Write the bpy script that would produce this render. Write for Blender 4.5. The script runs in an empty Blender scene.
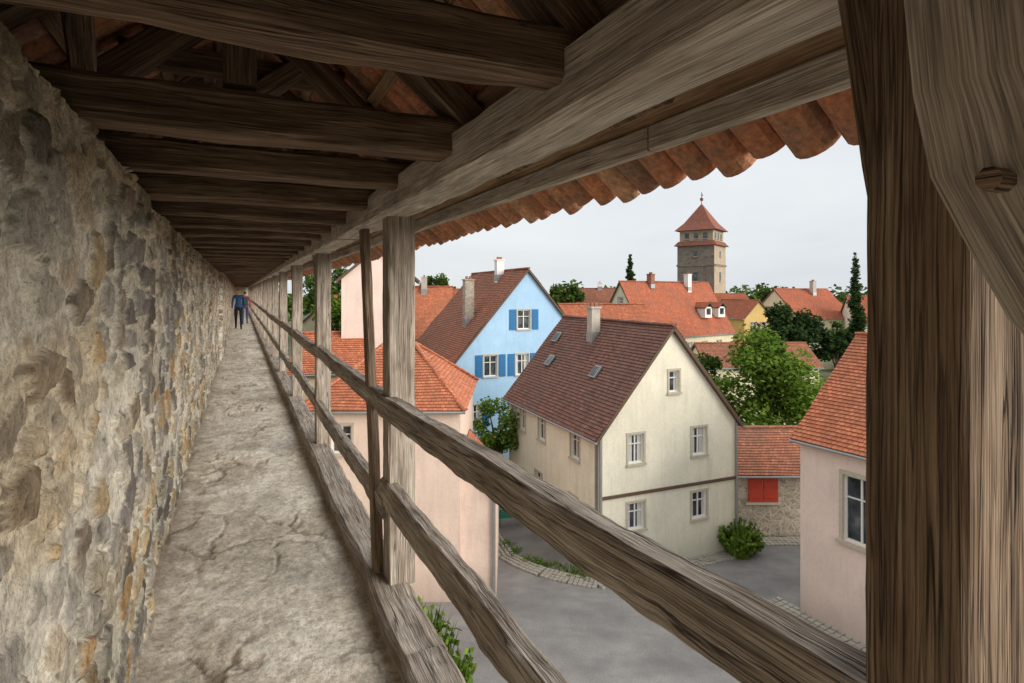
import bpy, math, random
from mathutils import Vector, Matrix, noise
from mathutils.geometry import tessellate_polygon
random.seed(7)
R=random.random
def U_(a,b): return a+(b-a)*R()
scene=bpy.context.scene
GZ=-12.0
YAW=math.radians(25.55)

# ------------------------------------------------------------ helpers
def link(o,parent=None):
    scene.collection.objects.link(o)
    if parent: o.parent=parent
    return o
def empty(name,rot=0.0,loc=(0,0,0)):
    o=bpy.data.objects.new(name,None); o.empty_display_size=.3
    o.rotation_euler=(0,0,rot); o.location=loc
    return link(o)
class MB:
    def __init__(s): s.v=[];s.f=[];s.uv=[];s.mi=[];s.col=None
    def face(s,pts,uvs=None,m=0):
        b=len(s.v); s.v.extend([tuple(p) for p in pts]); s.f.append(tuple(range(b,b+len(pts))))
        s.uv.extend(uvs if uvs else [(0,0)]*len(pts)); s.mi.append(m)
    def mesh(s,vs,fs,m=0,uvs=None):
        b=len(s.v); s.v.extend([tuple(p) for p in vs])
        for k,f in enumerate(fs):
            s.f.append(tuple(i+b for i in f)); s.mi.append(m)
            s.uv.extend(uvs[k] if uvs else [(0,0)]*len(f))
    def build(s,name,mats,parent=None,smooth=False):
        me=bpy.data.meshes.new(name); me.from_pydata(s.v,[],s.f)
        l=me.uv_layers.new(name="UVMap")
        flat=[c for t in s.uv for c in t]; l.data.foreach_set("uv",flat)
        for m in mats: me.materials.append(m)
        me.polygons.foreach_set("material_index",s.mi)
        if smooth: me.polygons.foreach_set("use_smooth",[True]*len(s.f))
        me.update()
        return link(bpy.data.objects.new(name,me),parent)

def beam(mb,p0,p1,w,h,m=0,seg=1,ch=.008,jit=0.0,up=(0,0,1),sag=0.0):
    p0=Vector(p0);p1=Vector(p1);d=p1-p0;L=d.length;d.normalize()
    up=Vector(up)
    if abs(d.dot(up))>.97: up=Vector((0,1,0))
    sd=d.cross(up).normalized(); u2=sd.cross(d).normalized()
    a,b=w/2,h/2
    sec=[(-a+ch,-b),(a-ch,-b),(a,-b+ch),(a,b-ch),(a-ch,b),(-a+ch,b),(-a,b-ch),(-a,-b+ch)]
    ru,rv=R()*50,R()*50
    per=[0]
    for i in range(8):
        q=sec[(i+1)%8];p=sec[i];per.append(per[-1]+math.hypot(q[0]-p[0],q[1]-p[1]))
    vs=[];fs=[];uvs=[]
    for i in range(seg+1):
        t=i/seg; c=p0.lerp(p1,t)-Vector((0,0,sag*4*t*(1-t)))
        if jit:
            c=c+sd*noise.noise(Vector((t*L*1.3+ru,rv,0)))*jit+u2*noise.noise(Vector((t*L*1.3+ru,rv,9)))*jit
        for k,(x,y) in enumerate(sec):
            j=0
            if jit:
                j=noise.noise(Vector((t*L*5+ru,k*1.7+rv,3)))*jit*.5
                j+=noise.noise(Vector((t*L*16+ru,k*3.7+rv,5)))*jit*.25
            f=1+j/max(.03,min(a,b))
            vs.append(c+sd*x*f+u2*y*f)
    for i in range(seg):
        for k in range(8):
            k2=(k+1)%8
            fs.append((i*8+k,i*8+k2,(i+1)*8+k2,(i+1)*8+k))
            u0=ru+L*i/seg;u1=ru+L*(i+1)/seg
            uvs.append([(u0,rv+per[k]),(u0,rv+per[k+1]),(u1,rv+per[k+1]),(u1,rv+per[k])])
    fs.append(tuple(range(7,-1,-1))); uvs.append([(ru+sec[k][0]*.3,rv+sec[k][1]) for k in range(7,-1,-1)])
    fs.append(tuple(seg*8+k for k in range(8))); uvs.append([(ru+sec[k][0]*.3,rv+sec[k][1]) for k in range(8)])
    mb.mesh(vs,fs,m,uvs)
def obox(mb,c,U,N,w,h,d,m=0):
    c=Vector(c);U=Vector(U)*w/2;N=Vector(N)*d/2;Z=Vector((0,0,h/2))
    vs=[c+U*i+N*j+Z*k for i in(-1,1) for j in(-1,1) for k in(-1,1)]
    fs=[(0,1,3,2),(4,6,7,5),(0,4,5,1),(2,3,7,6),(0,2,6,4),(1,5,7,3)]
    uvs=[]
    for f in fs:
        uvs.append([((vs[i].x+vs[i].y),vs[i].z) for i in f])
    mb.mesh(vs,fs,m,uvs)

# ------------------------------------------------------------ materials
class NT:
    def __init__(s,name):
        s.mat=bpy.data.materials.new(name); s.mat.use_nodes=True
        s.nt=s.mat.node_tree; s.b=s.nt.nodes['Principled BSDF']; s.b.inputs['Roughness'].default_value=.85
        s.b.inputs['Specular IOR Level'].default_value=.2
    def n(s,t,ins=None,**k):
        x=s.nt.nodes.new(t)
        for a,v in k.items(): setattr(x,a,v)
        if ins:
            for a,v in ins.items():
                if hasattr(v,'is_linked') : s.nt.links.new(v,x.inputs[a])
                else: x.inputs[a].default_value=v
        return x
    def l(s,a,b): s.nt.links.new(a,b)
    def mapping(s,src,scale): return s.n('ShaderNodeMapping',{'Vector':src,'Scale':scale}).outputs[0]
    def noise(s,vec,scale,detail=3,rough=.55,dist=0):
        return s.n('ShaderNodeTexNoise',{'Vector':vec,'Scale':scale,'Detail':min(detail,3.0),'Roughness':rough,'Distortion':dist}).outputs['Fac']
    def ramp(s,fac,stops):
        r=s.n('ShaderNodeValToRGB',{'Fac':fac}); e=r.color_ramp.elements
        while len(e)<len(stops): e.new(.5)
        for i,(p,c) in enumerate(stops):
            e[i].position=p; e[i].color=(c[0],c[1],c[2],1) if not isinstance(c,(int,float)) else (c,c,c,1)
        return r.outputs[0]
    def mix(s,fac,a,b,mode='MIX'):
        x=s.nt.nodes.new('ShaderNodeMix'); x.data_type='RGBA'; x.blend_type=mode
        for i,v in ((0,fac),(6,a),(7,b)):
            if hasattr(v,'is_linked'): s.nt.links.new(v,x.inputs[i])
            else: x.inputs[i].default_value=v if i==0 else (v[0],v[1],v[2],1)
        return x.outputs[2]
    def math(s,op,a,b=0.0,c=None):
        x=s.nt.nodes.new('ShaderNodeMath'); x.operation=op
        for i,v in enumerate((a,b) if c is None else (a,b,c)):
            if hasattr(v,'is_linked'): s.nt.links.new(v,x.inputs[i])
            else: x.inputs[i].default_value=v
        return x.outputs[0]
    def bump(s,h,strength=.4,dist=.01):
        b=s.n('ShaderNodeBump',{'Height':h,'Strength':strength,'Distance':dist}); s.l(b.outputs[0],s.b.inputs['Normal'])
    def color(s,c): s.l(c,s.b.inputs['Base Color'])
    def obj(s): return s.n('ShaderNodeTexCoord').outputs['Object']
    def uv(s): return s.n('ShaderNodeTexCoord').outputs['UV']

def m_wood(name,dark,mid,light,crack=.5,bump=.6):
    t=NT(name); uv=t.uv()
    wob=t.noise(t.mapping(uv,(1.1,2,1)),1.0,1)
    w2=t.math('MULTIPLY',wob,.012)
    cmb=t.n('ShaderNodeCombineXYZ',{'Y':w2}).outputs[0]
    vec=t.n('ShaderNodeVectorMath',{0:uv,1:cmb},operation='ADD').outputs[0]
    broad=t.noise(t.mapping(vec,(1.6,34,1)),1.0,3,.7)
    fine=t.noise(t.mapping(vec,(5.0,260,1)),1.0,3,.7)
    ck=t.noise(t.mapping(vec,(.8,30,1)),1.0,2,.5)
    ck2=t.noise(t.mapping(vec,(1.8,85,1)),1.0,2,.5)
    blot=t.noise(t.mapping(uv,(2,6,1)),1.2,3,.7)
    c=t.ramp(broad,[(.28,dark),(.5,mid),(.72,light)])
    c=t.mix(t.ramp(fine,[(.36,0.0),(.62,1.0)]),t.mix(1,c,(.54,.52,.50),'MULTIPLY'),t.mix(1,c,(1.14,1.15,1.16),'MULTIPLY'))
    c=t.mix(t.ramp(blot,[(.34,.8),(.6,0.0)]),c,t.mix(1,c,(.62,.57,.52),'MULTIPLY'))
    crk=t.ramp(ck,[(.480,0.0),(.491,1.0),(.499,1.0),(.510,0.0)])
    crk=t.math('MULTIPLY',crk,t.ramp(blot,[(.42,0.15),(.58,1.0)]))
    crk2=t.math('MULTIPLY',t.ramp(ck2,[(.47,0.0),(.49,.8),(.50,.8),(.52,0.0)]),t.ramp(blot,[(.4,1.0),(.6,.3)]))
    crk=t.math('MULTIPLY',t.math('MAXIMUM',crk,crk2),crack)
    c=t.mix(crk,c,(dark[0]*.16,dark[1]*.15,dark[2]*.15))
    t.color(c)
    h=t.math('ADD',t.math('MULTIPLY',fine,.6),t.math('MULTIPLY',broad,.6))
    h=t.math('SUBTRACT',h,t.math('MULTIPLY',crk,1.3))
    t.bump(h,bump,.008)
    return t.mat
def m_plaster(name,col,var=.12,grime=.25):
    t=NT(name); o=t.obj()
    a=t.noise(o,.9,3,.6); b=t.noise(t.mapping(o,(3,3,.45)),1.0,3,.7); f=t.noise(o,9,3,.7)
    c=t.mix(t.ramp(a,[(.3,0.0),(.7,1.0)]),tuple(x*(1-var) for x in col),tuple(min(1,x*(1+var*.6)) for x in col))
    c=t.mix(t.ramp(b,[(.48,0.0),(.75,grime*1.4)]),c,tuple(x*.5 for x in col))
    c=t.mix(t.ramp(f,[(.35,.14),(.55,0.0)]),c,tuple(x*.5 for x in col))
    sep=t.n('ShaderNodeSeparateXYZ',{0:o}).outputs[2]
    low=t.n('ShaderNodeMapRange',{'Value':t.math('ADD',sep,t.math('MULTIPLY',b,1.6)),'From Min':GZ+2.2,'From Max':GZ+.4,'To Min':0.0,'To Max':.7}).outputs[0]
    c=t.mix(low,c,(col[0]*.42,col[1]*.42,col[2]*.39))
    t.color(c); t.bump(t.math('ADD',f,t.math('MULTIPLY',a,2)),.35,.02); return t.mat
def m_roof(name,c1,c2,patch,rh=.17,bw=.19,moss=.5):
    t=NT(name); uv=t.uv(); o=t.obj()
    br=t.n('ShaderNodeTexBrick',{'Vector':uv,'Color1':(*c1,1),'Color2':(*c2,1),'Mortar':(c1[0]*.25,c1[1]*.22,c1[2]*.22,1),'Scale':1.0,'Mortar Size':.011,'Mortar Smooth':.3,'Bias':0.0,'Brick Width':bw,'Row Height':rh})
    a=t.noise(o,.55,3,.65); b=t.noise(o,5,3,.7); st=t.noise(t.mapping(uv,(2.2,.35,1)),1.0,3,.7)
    c=t.mix(t.ramp(a,[(.42,0.0),(.68,moss)]),br.outputs['Color'],patch)
    c=t.mix(t.ramp(b,[(.42,0.0),(.7,.55)]),c,tuple(x*.42 for x in c1))
    c=t.mix(t.ramp(st,[(.5,0.0),(.72,.6)]),c,(c1[0]*.38,c1[1]*.5,c1[2]*.55))
    c=t.mix(t.ramp(b,[(.28,.35),(.42,0.0)]),c,(min(1,c1[0]*1.15),c1[1]*1.7,c1[2]*2.0))
    t.color(c); t.bump(t.math('SUBTRACT',b,br.outputs['Fac']),.5,.02); return t.mat
def m_simple(name,col,rough=.6,var=.2,scale=8,metal=0,bump=.15):
    t=NT(name); o=t.obj(); a=t.noise(o,scale,3)
    t.color(t.mix(a,tuple(x*(1-var) for x in col),tuple(min(1,x*(1+var)) for x in col)))
    t.b.inputs['Roughness'].default_value=rough; t.b.inputs['Metallic'].default_value=metal
    if bump: t.bump(a,bump,.01)
    return t.mat
def m_glass(name):
    t=NT(name); o=t.obj(); a=t.noise(o,1.7,2)
    t.color(t.ramp(a,[(.35,(.012,.016,.02)),(.55,(.05,.06,.07)),(.72,(.16,.17,.17))]))
    t.b.inputs['Roughness'].default_value=.08; t.b.inputs['Specular IOR Level'].default_value=.6; return t.mat
def m_leaf(name,dark,light):
    t=NT(name); g=t.n('ShaderNodeNewGeometry'); o=t.obj()
    a=t.noise(o,.8,2)
    f=t.math('ADD',t.math('MULTIPLY',g.outputs['Random Per Island'],.6),t.math('MULTIPLY',a,.5))
    c=t.ramp(f,[(.2,dark),(.85,light)])
    df=t.n('ShaderNodeBsdfDiffuse',{'Color':c})
    tr=t.n('ShaderNodeBsdfTranslucent',{'Color':c}); mx=t.n('ShaderNodeMixShader',{0:.3})
    t.l(df.outputs[0],mx.inputs[1]); t.l(tr.outputs[0],mx.inputs[2])
    t.l(mx.outputs[0],t.nt.nodes['Material Output'].inputs[0]); t.nt.nodes.remove(t.b); return t.mat
def m_vcol(name,fs=55,bs=.5,rough=.92):
    t=NT(name); o=t.obj()
    c=t.n('ShaderNodeAttribute',attribute_name='Col').outputs['Color']
    f=t.noise(o,fs,3,.7); g=t.noise(o,14,3,.65); h=t.noise(o,170,2,.6)
    c=t.mix(1,c,t.ramp(f,[(.28,.66),(.5,1.02),(.72,1.25)]),'MULTIPLY')
    c=t.mix(1,c,t.ramp(g,[(.32,.82),(.65,1.15)]),'MULTIPLY')
    c=t.mix(1,c,t.ramp(h,[(.30,.55),(.42,1.02)]),'MULTIPLY')
    t.color(c); t.b.inputs['Roughness'].default_value=rough
    t.bump(t.math('ADD',t.math('ADD',f,t.math('MULTIPLY',g,1.5)),t.math('MULTIPLY',h,.4)),bs,.014); return t.mat
def m_stone(name,cols,scale=2.2,mortar=(.3,.27,.22)):
    t=NT(name); o=t.obj()
    wv=t.noise(o,1.3,2)
    p=t.n('ShaderNodeVectorMath',{0:t.mapping(o,(1,1,1.7)),1:t.n('ShaderNodeCombineXYZ',{'X':wv,'Y':wv,'Z':wv}).outputs[0]},operation='ADD').outputs[0]
    v=t.n('ShaderNodeTexVoronoi',{'Vector':p,'Scale':scale}); e=t.n('ShaderNodeTexVoronoi',{'Vector':p,'Scale':scale},feature='DISTANCE_TO_EDGE')
    s=t.n('ShaderNodeSeparateColor',{0:v.outputs['Color']}).outputs[0]
    c=t.ramp(s,[(i/(len(cols)-1),k) for i,k in enumerate(cols)])
    f=t.noise(o,9,3)
    c=t.mix(1,c,t.ramp(f,[(.3,.65),(.7,1.2)]),'MULTIPLY')
    mk=t.ramp(e.outputs['Distance'],[(.03,1.0),(.09,0.0)])
    c=t.mix(mk,c,mortar); t.color(c); t.bump(t.math('SUBTRACT',f,mk),.5,.03); return t.mat

M_rail=m_wood("weathered_rail_wood",(.27,.225,.185),(.50,.435,.37),(.74,.665,.58),.9,.8)
M_plate=m_wood("plate_beam_wood",(.43,.38,.325),(.65,.585,.51),(.84,.775,.69),.6,.5)
M_tie=m_wood("dark_tie_wood",(.10,.064,.042),(.225,.15,.10),(.41,.30,.21),.8,.6)
M_post=m_wood("brown_post_wood",(.17,.115,.078),(.32,.23,.162),(.48,.37,.27),.9,.8)
M_postg=m_wood("grey_post_wood",(.30,.25,.205),(.50,.43,.36),(.70,.63,.545),.8,.7)
M_sill=m_wood("sill_wood",(.26,.22,.18),(.48,.42,.355),(.68,.61,.525),.9,.8)
M_lath=m_wood("lath_wood",(.22,.13,.08),(.40,.27,.17),(.55,.41,.28),.2,.3)
M_glass=m_glass("window_glass")
M_white=m_simple("white_paint",(.76,.75,.71),.5,.06)
M_sand=m_simple("sandstone_trim",(.50,.45,.36),.85,.2)
M_brown=m_simple("brown_trim",(.12,.08,.055),.7,.3)
M_grey=m_simple("zinc_metal",(.33,.34,.34),.45,.2,5,.5)
M_chim=m_simple("chimney_render",(.45,.41,.35),.9,.3,4)
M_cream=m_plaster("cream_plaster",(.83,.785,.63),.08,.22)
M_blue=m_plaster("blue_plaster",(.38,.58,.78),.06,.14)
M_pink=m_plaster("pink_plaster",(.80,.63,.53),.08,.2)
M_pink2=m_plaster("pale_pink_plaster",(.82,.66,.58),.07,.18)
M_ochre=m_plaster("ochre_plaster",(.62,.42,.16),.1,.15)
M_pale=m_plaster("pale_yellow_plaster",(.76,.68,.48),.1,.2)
M_ror=m_roof("orange_roof_tiles",(.68,.24,.12),(.46,.15,.08),(.34,.15,.09),moss=.5)
M_rred=m_roof("red_roof_tiles",(.60,.19,.10),(.42,.13,.07),(.28,.13,.09),moss=.6)
M_rbr=m_roof("brown_roof_tiles",(.30,.145,.105),(.18,.09,.07),(.17,.12,.095),moss=.6)
M_rdk=m_roof("dull_roof_tiles",(.48,.19,.11),(.31,.13,.08),(.22,.13,.09),moss=.7)
M_rtw=m_roof("tower_roof_tiles",(.36,.125,.08),(.26,.095,.065),(.17,.10,.08),moss=.6)
M_redsh=m_simple("red_shutter_paint",(.46,.06,.035),.5,.15)
M_bluesh=m_simple("blue_shutter_paint",(.03,.16,.36),.5,.15)
M_rub=m_stone("rubble_stone",[(.34,.29,.23),(.43,.37,.29),(.3,.27,.23),(.5,.44,.35),(.37,.3,.22)],2.4,(.5,.45,.37))
M_tow=m_stone("tower_stone",[(.19,.16,.13),(.25,.21,.17),(.16,.14,.12),(.28,.24,.19)],1.0,(.22,.19,.16))
M_towl=m_plaster("tower_light_stone",(.42,.34,.25),.15,.3)

# ------------------------------------------------------------ world
w=bpy.data.worlds.new("World"); scene.world=w; w.use_nodes=True
nt=w.node_tree; bg=nt.nodes['Background']
sky=nt.nodes.new('ShaderNodeTexSky'); sky.sky_type='NISHITA'; sky.sun_disc=False
to_sun=Vector((.86,-.46,.33)).normalized()
sky.sun_elevation=math.asin(to_sun.z); sky.sun_rotation=math.atan2(to_sun.x,to_sun.y)
tc=nt.nodes.new('ShaderNodeTexCoord'); mp=nt.nodes.new('ShaderNodeMapping'); mp.inputs['Scale'].default_value=(1.2,1.2,4.5)
nz=nt.nodes.new('ShaderNodeTexNoise'); nz.inputs['Scale'].default_value=1.3; nz.inputs['Detail'].default_value=5; nz.inputs['Distortion'].default_value=.4
nt.links.new(tc.outputs['Generated'],mp.inputs[0]); nt.links.new(mp.outputs[0],nz.inputs['Vector'])
cr=nt.nodes.new('ShaderNodeValToRGB'); cr.color_ramp.elements[0].position=.3; cr.color_ramp.elements[1].position=.72
cr.color_ramp.elements[0].color=(.665,.715,.76,1); cr.color_ramp.elements[1].color=(.85,.88,.905,1)
nt.links.new(nz.outputs['Fac'],cr.inputs[0])
sx=nt.nodes.new('ShaderNodeSeparateXYZ'); nt.links.new(tc.outputs['Generated'],sx.inputs[0])
mr_=nt.nodes.new('ShaderNodeMapRange'); mr_.inputs['From Min'].default_value=.35; mr_.inputs['From Max'].default_value=1; mr_.inputs['To Min'].default_value=8.7; mr_.inputs['To Max'].default_value=15
nt.links.new(sx.outputs[2],mr_.inputs['Value'])
vm=nt.nodes.new('ShaderNodeVectorMath'); vm.operation='SCALE'; nt.links.new(mr_.outputs[0],vm.inputs['Scale'])
nt.links.new(cr.outputs[0],vm.inputs[0])
mx=nt.nodes.new('ShaderNodeMix'); mx.data_type='RGBA'; mx.inputs[0].default_value=.94
nt.links.new(sky.outputs[0],mx.inputs[6]); nt.links.new(vm.outputs[0],mx.inputs[7]); nt.links.new(mx.outputs[2],bg.inputs[0])
bg.inputs[1].default_value=.12
sl=bpy.data.lights.new("sun","SUN"); sl.energy=3.9; sl.angle=math.radians(42); sl.color=(1,.93,.84)
so=bpy.data.objects.new("sun",sl); so.rotation_euler=to_sun.to_track_quat('Z','Y').to_euler(); so.location=(20,-10,20); link(so)

# ------------------------------------------------------------ camera
cam=bpy.data.cameras.new("camera"); cam.sensor_width=36; cam.lens=20.0; cam.clip_start=.02; cam.clip_end=3000
cam.shift_y=-(341.5-292)/1024
co=bpy.data.objects.new("camera",cam); co.location=(0,0,0); co.rotation_euler=(math.radians(90),0,0); link(co); scene.camera=co

# ------------------------------------------------------------ town wall (local corridor frame)
def hsh(p,k=0):
    x=math.sin(p[0]*127.1+p[1]*311.7+p[2]*74.7+k*19.19)*43758.5453
    return x-math.floor(x)
def sst(a,b,x):
    t=max(0,min(1,(x-a)/(b-a))); return t*t*(3-2*t)
def lerp3(a,b,t): return tuple(a[i]+(b[i]-a[i])*t for i in range(3))
def grid_obj(name,ys,zs,fn,mat,parent):
    vs=[];cs=[]
    for y in ys:
        for z in zs:
            p,c=fn(y,z); vs.append(p); cs.extend((c[0],c[1],c[2],1.0))
    n=len(zs); fs=[(i*n+j,(i+1)*n+j,(i+1)*n+j+1,i*n+j+1) for i in range(len(ys)-1) for j in range(n-1)]
    me=bpy.data.meshes.new(name); me.from_pydata(vs,[],fs)
    at=me.color_attributes.new("Col",'FLOAT_COLOR','POINT'); at.data.foreach_set("color",cs)
    me.polygons.foreach_set("use_smooth",[True]*len(fs)); me.materials.append(mat); me.update()
    return link(bpy.data.objects.new(name,me),parent)
def geo(y0,y1,k,mn):
    ys=[y0]
    while ys[-1]<y1: ys.append(ys[-1]+max(mn,k*ys[-1]))
    return ys
STC=[(.50,.37,.22),(.34,.315,.28),(.58,.50,.38),(.42,.385,.335),(.20,.175,.15),(.50,.32,.155),(.64,.575,.47),(.38,.32,.255),(.56,.43,.26),(.27,.245,.215),(.48,.435,.37),(.30,.24,.18)]
MORT=(.88,.81,.68)
def wallX(y):
    if y<3.2: b=-.39
    elif y<3.26: b=-.39-.05*sst(3.2,3.26,y)
    else: b=-.44
    if 14.6<y<15.6: b+=.07*sst(14.6,14.7,y)
    if y>15.6: b+=.07
    return b
N3=lambda a,b,c: noise.noise(Vector((a,b,c)))
def wfn(y,z):
    w1=N3(y*2.1,z*2.1,1);w2=N3(y*2.3,z*2.3,7)
    n5=N3(y*6,z*6,3); n11=N3(y*11,z*11,13); n20=N3(y*26,z*26,3); n45=N3(y*55,z*55,8)
    q=Vector((y/.185+w1*.6+N3(y*10,z*10,4)*.24+n20*.06, z/.108+w2*.45+N3(y*10,z*10,14)*.22+n45*.05, .5))
    d,pt=noise.voronoi(q)
    e=d[1]-d[0]
    pid=pt[0]; h0=hsh(pid); h1=hsh(pid,1); h2=hsh(pid,2)
    wid=.10+.09*N3(y*1.7,z*1.7,33)
    m=sst(wid,wid+.055,e+n11*.05+n20*.055+n45*.035)
    cov=sst(-.1,.3,N3(y*.9,z*1.3,22)+.12*(z+.2))
    if h0<.16: m*=.12
    m*=1-.55*cov*(1 if h1<.5 else .08)
    disp=m*(.006+.017*h1)+n5*.006+n11*.004+n20*.004+n45*.002+N3(y*1.1,z*1.1,2)*.022
    pit=sst(.36,.55,N3(y*17,z*22,61)); disp-=pit*.008
    sc=STC[int(h2*11.99)]
    k=.84+.34*h1+n20*.34+n45*.28+n11*.25
    sc=tuple(x*k for x in sc)
    g=N3(y*3,z*3,31)
    mt=tuple(x*(1+.15*g+.2*n20+.16*n45) for x in MORT)
    c=lerp3(mt,sc,m)
    gap=sst(.045,.0,abs(e-wid-.01+n20*.05))*sst(-.15,.15,N3(y*4,z*4,83))*(1-.7*cov)
    c=lerp3(c,(.13,.105,.08),gap*.85); c=lerp3(c,(.15,.125,.1),pit*.7)
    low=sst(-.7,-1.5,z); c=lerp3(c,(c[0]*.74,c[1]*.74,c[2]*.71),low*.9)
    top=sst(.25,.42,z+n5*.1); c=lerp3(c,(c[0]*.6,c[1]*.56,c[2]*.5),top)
    gr=sst(.1,.5,N3(y*.7,z*2,55)+n11*.12); c=lerp3(c,(c[0]*.78,c[1]*.79,c[2]*.78),gr)
    oc=sst(.15,.4,N3(y*1.3,z*1.5,105)+n5*.2); c=lerp3(c,(c[0]*1.02,c[1]*.90,c[2]*.72),oc*.6)
    dkp=sst(.24,.45,N3(y*2.2,z*3.4,65)+n11*.15); c=lerp3(c,(c[0]*.55,c[1]*.53,c[2]*.51),dkp*.6)
    return (wallX(y)+disp,y,z),tuple(max(.01,min(.95,x)) for x in c)
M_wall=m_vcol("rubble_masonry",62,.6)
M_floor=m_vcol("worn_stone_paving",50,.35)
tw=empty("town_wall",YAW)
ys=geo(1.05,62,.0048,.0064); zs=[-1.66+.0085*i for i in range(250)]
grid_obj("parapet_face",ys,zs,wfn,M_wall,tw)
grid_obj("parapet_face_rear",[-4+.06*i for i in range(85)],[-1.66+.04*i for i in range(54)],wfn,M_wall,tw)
mb=MB()
obox(mb,(-.85,28,-.6),(1,0,0),(0,1,0),.78,2.05,66,0)
obox(mb,(-.25,28,-6.85),(1,0,0),(0,1,0),1.95,10.3,66,0)
obox(mb,(.88,28,-2.4),(1,0,0),(0,1,0),.32,.2,62,0)
mb.build("wall_body",[M_rub],tw)
def ffn(y,x):
    w1=N3(x*2.5,y*2.1,41);w2=N3(x*2.3,y*2.3,47)
    n2=N3(x*3,y*3,5);n6=N3(x*9,y*9,5);n14=N3(x*16,y*16,15);n20=N3(x*32,y*32,5)
    q=Vector((x/.33+w1*.6+n6*.10,y/.44+w2*.6+n14*.07,3.5)); d,pt=noise.voronoi(q); e=d[1]-d[0]
    pid=pt[0];h0=hsh(pid);h1=hsh(pid,1)
    wr=sst(-.15,.3,N3(x*1.4,y*1.1,77)+n6*.12)
    m=sst(.01,.07,e+n6*.06+n20*.04); crack=(1-m)*(1-wr*.9)
    z=-1.6+n2*.008+n6*.004+n14*.002+n20*.0018-crack*.010+(h1-.5)*.016*(1-wr)
    base=lerp3((.62,.55,.45),(.88,.82,.71),h0*.8+.12)
    base=lerp3(base,(.88,.825,.725),wr*.7)
    k=1+.16*n6+.16*n14+.24*n20+.16*n2; base=tuple(a*k for a in base)
    base=lerp3(base,(.33,.275,.21),crack*.75)
    p=sst(.2,.5,N3(x*4,y*3,91)+n14*.2); base=lerp3(base,(.56,.49,.39),p*.6)
    pe=sst(.33,.5,N3(x*20,y*20,44)); base=lerp3(base,(.42,.36,.29),pe*.55)
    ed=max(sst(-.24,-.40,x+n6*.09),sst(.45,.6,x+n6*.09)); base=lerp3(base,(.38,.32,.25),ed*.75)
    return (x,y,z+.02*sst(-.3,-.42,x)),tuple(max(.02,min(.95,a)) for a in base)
wk=empty("wall_walk_paving",YAW)
xs=[-.47+.0105*i for i in range(105)]
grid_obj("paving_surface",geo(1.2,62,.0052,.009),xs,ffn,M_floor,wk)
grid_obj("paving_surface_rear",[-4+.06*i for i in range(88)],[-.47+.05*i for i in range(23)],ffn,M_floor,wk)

# ------------------------------------------------------------ timber gallery
gal=empty("timber_wall_gallery",YAW)
postsY=[.382,2.97,5.95,8.85]
while postsY[-1]<59: postsY.append(postsY[-1]+2.9+U_(-.12,.12))
mb=MB()
beam(mb,(.745,.382,-1.5),(.745,.382,.40),.13,.108,0,60,.005,.004,up=(0,1,0))
beam(mb,(.745,.392,.0),(.745,.452,.42),.124,.06,0,8,.005,.003,up=(0,1,0))
mb.build("near_post",[M_post],gal)
mb=MB()
for y in postsY[1:]:
    lx=U_(-.012,.012)
    beam(mb,(.75+lx,y,-1.52),(.75,y+U_(-.02,.02),.40),.14,.14,0,32 if y<10 else 4,.008,.008,up=(0,1,0))
    if y>4: 
        beam(mb,(.74,y+.06,-.05),(.74,y+.42,.41),.08,.09,0,4,.01,.006,up=(1,0,0))
mb.build("posts",[M_postg],gal)
mb=MB()
beam(mb,(.672,3.07,-1.5),(.70,3.60,.40),.045,.11,0,16,.006,.005,up=(0,1,0))
mb.build("leaning_brace",[M_post],gal)
le=[(.40,.60),(.354,.305),(.345,.2),(.3286,.113),(.3028,.055),(.265,-.025),(.12,-.2),(.05,-.3)]
re_=[(.27,.60),(.23,.32),(.22,.2),(.2,.12),(.175,.04),(.14,-.04),(.02,-.2),(-.06,-.3)]
mb=MB()
for x in (.615,.672):
    for i in range(len(le)-1):
        a,b,c,d=le[i],le[i+1],re_[i+1],re_[i]
        mb.face([(x,*a),(x,*b),(x,*c),(x,*d)],[(a[1]*1.0,.14),(b[1],.14),(c[1],0),(d[1],0)])
for e in (le,re_):
    for i in range(len(e)-1):
        a,b=e[i],e[i+1]
        mb.face([(.615,*a),(.615,*b),(.672,*b),(.672,*a)],[(a[1],5.0),(b[1],5.0),(b[1],5.06),(a[1],5.06)])
mb.build("curved_knee_brace",[M_plate],gal)
mb=MB(); beam(mb,(.59,.268,.10),(.68,.268,.10),.02,.02,0,2,.006,.002); mb.build("oak_peg",[M_tie],gal)
mb=MB()
def rail(y0,y1,x0,x1,z0,z1,w,h,seg,j): beam(mb,(x0,y0,z0),(x1,y1,z1),w,h,0,seg,.014,j)
rail(.43,3.03,.725,.70,-.545,-.60,.085,.115,80,.011)
rail(-2.3,.34,.725,.725,-.56,-.545,.09,.12,20,.006)
rail(.0,3.03,.705,.70,-1.03,-1.05,.075,.135,80,.011)
rail(-2.3,-.02,.705,.705,-1.03,-1.03,.075,.135,10,.006)
for i in range(1,len(postsY)-1):
    a,b=postsY[i]+.05,postsY[i+1]+.05; s=40 if a<10 else 4
    z1=-.60+U_(-.02,.02); z2=-.60+U_(-.02,.02)
    rail(a-.06,b,.70,.70,z1,z2,.08,.11,s,.012)
    rail(a-.06,b,.70,.70,-1.12+U_(-.03,.03),-1.12+U_(-.03,.03),.07,.12,s,.012)
mb.build("handrails",[M_rail],gal,False)
mb=MB(); y=-3
while y<60:
    L=min(4.6+R(),61-y); beam(mb,(.70+U_(-.01,.01),y,-1.61),(.70+U_(-.01,.01),y+L-.008,-1.61),.20,.21,0,int(L*20) if y<8 else 8,.02,.015); y+=L
mb.build("sill_beam",[M_sill],gal)
mb=MB(); y=-3.2
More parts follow.
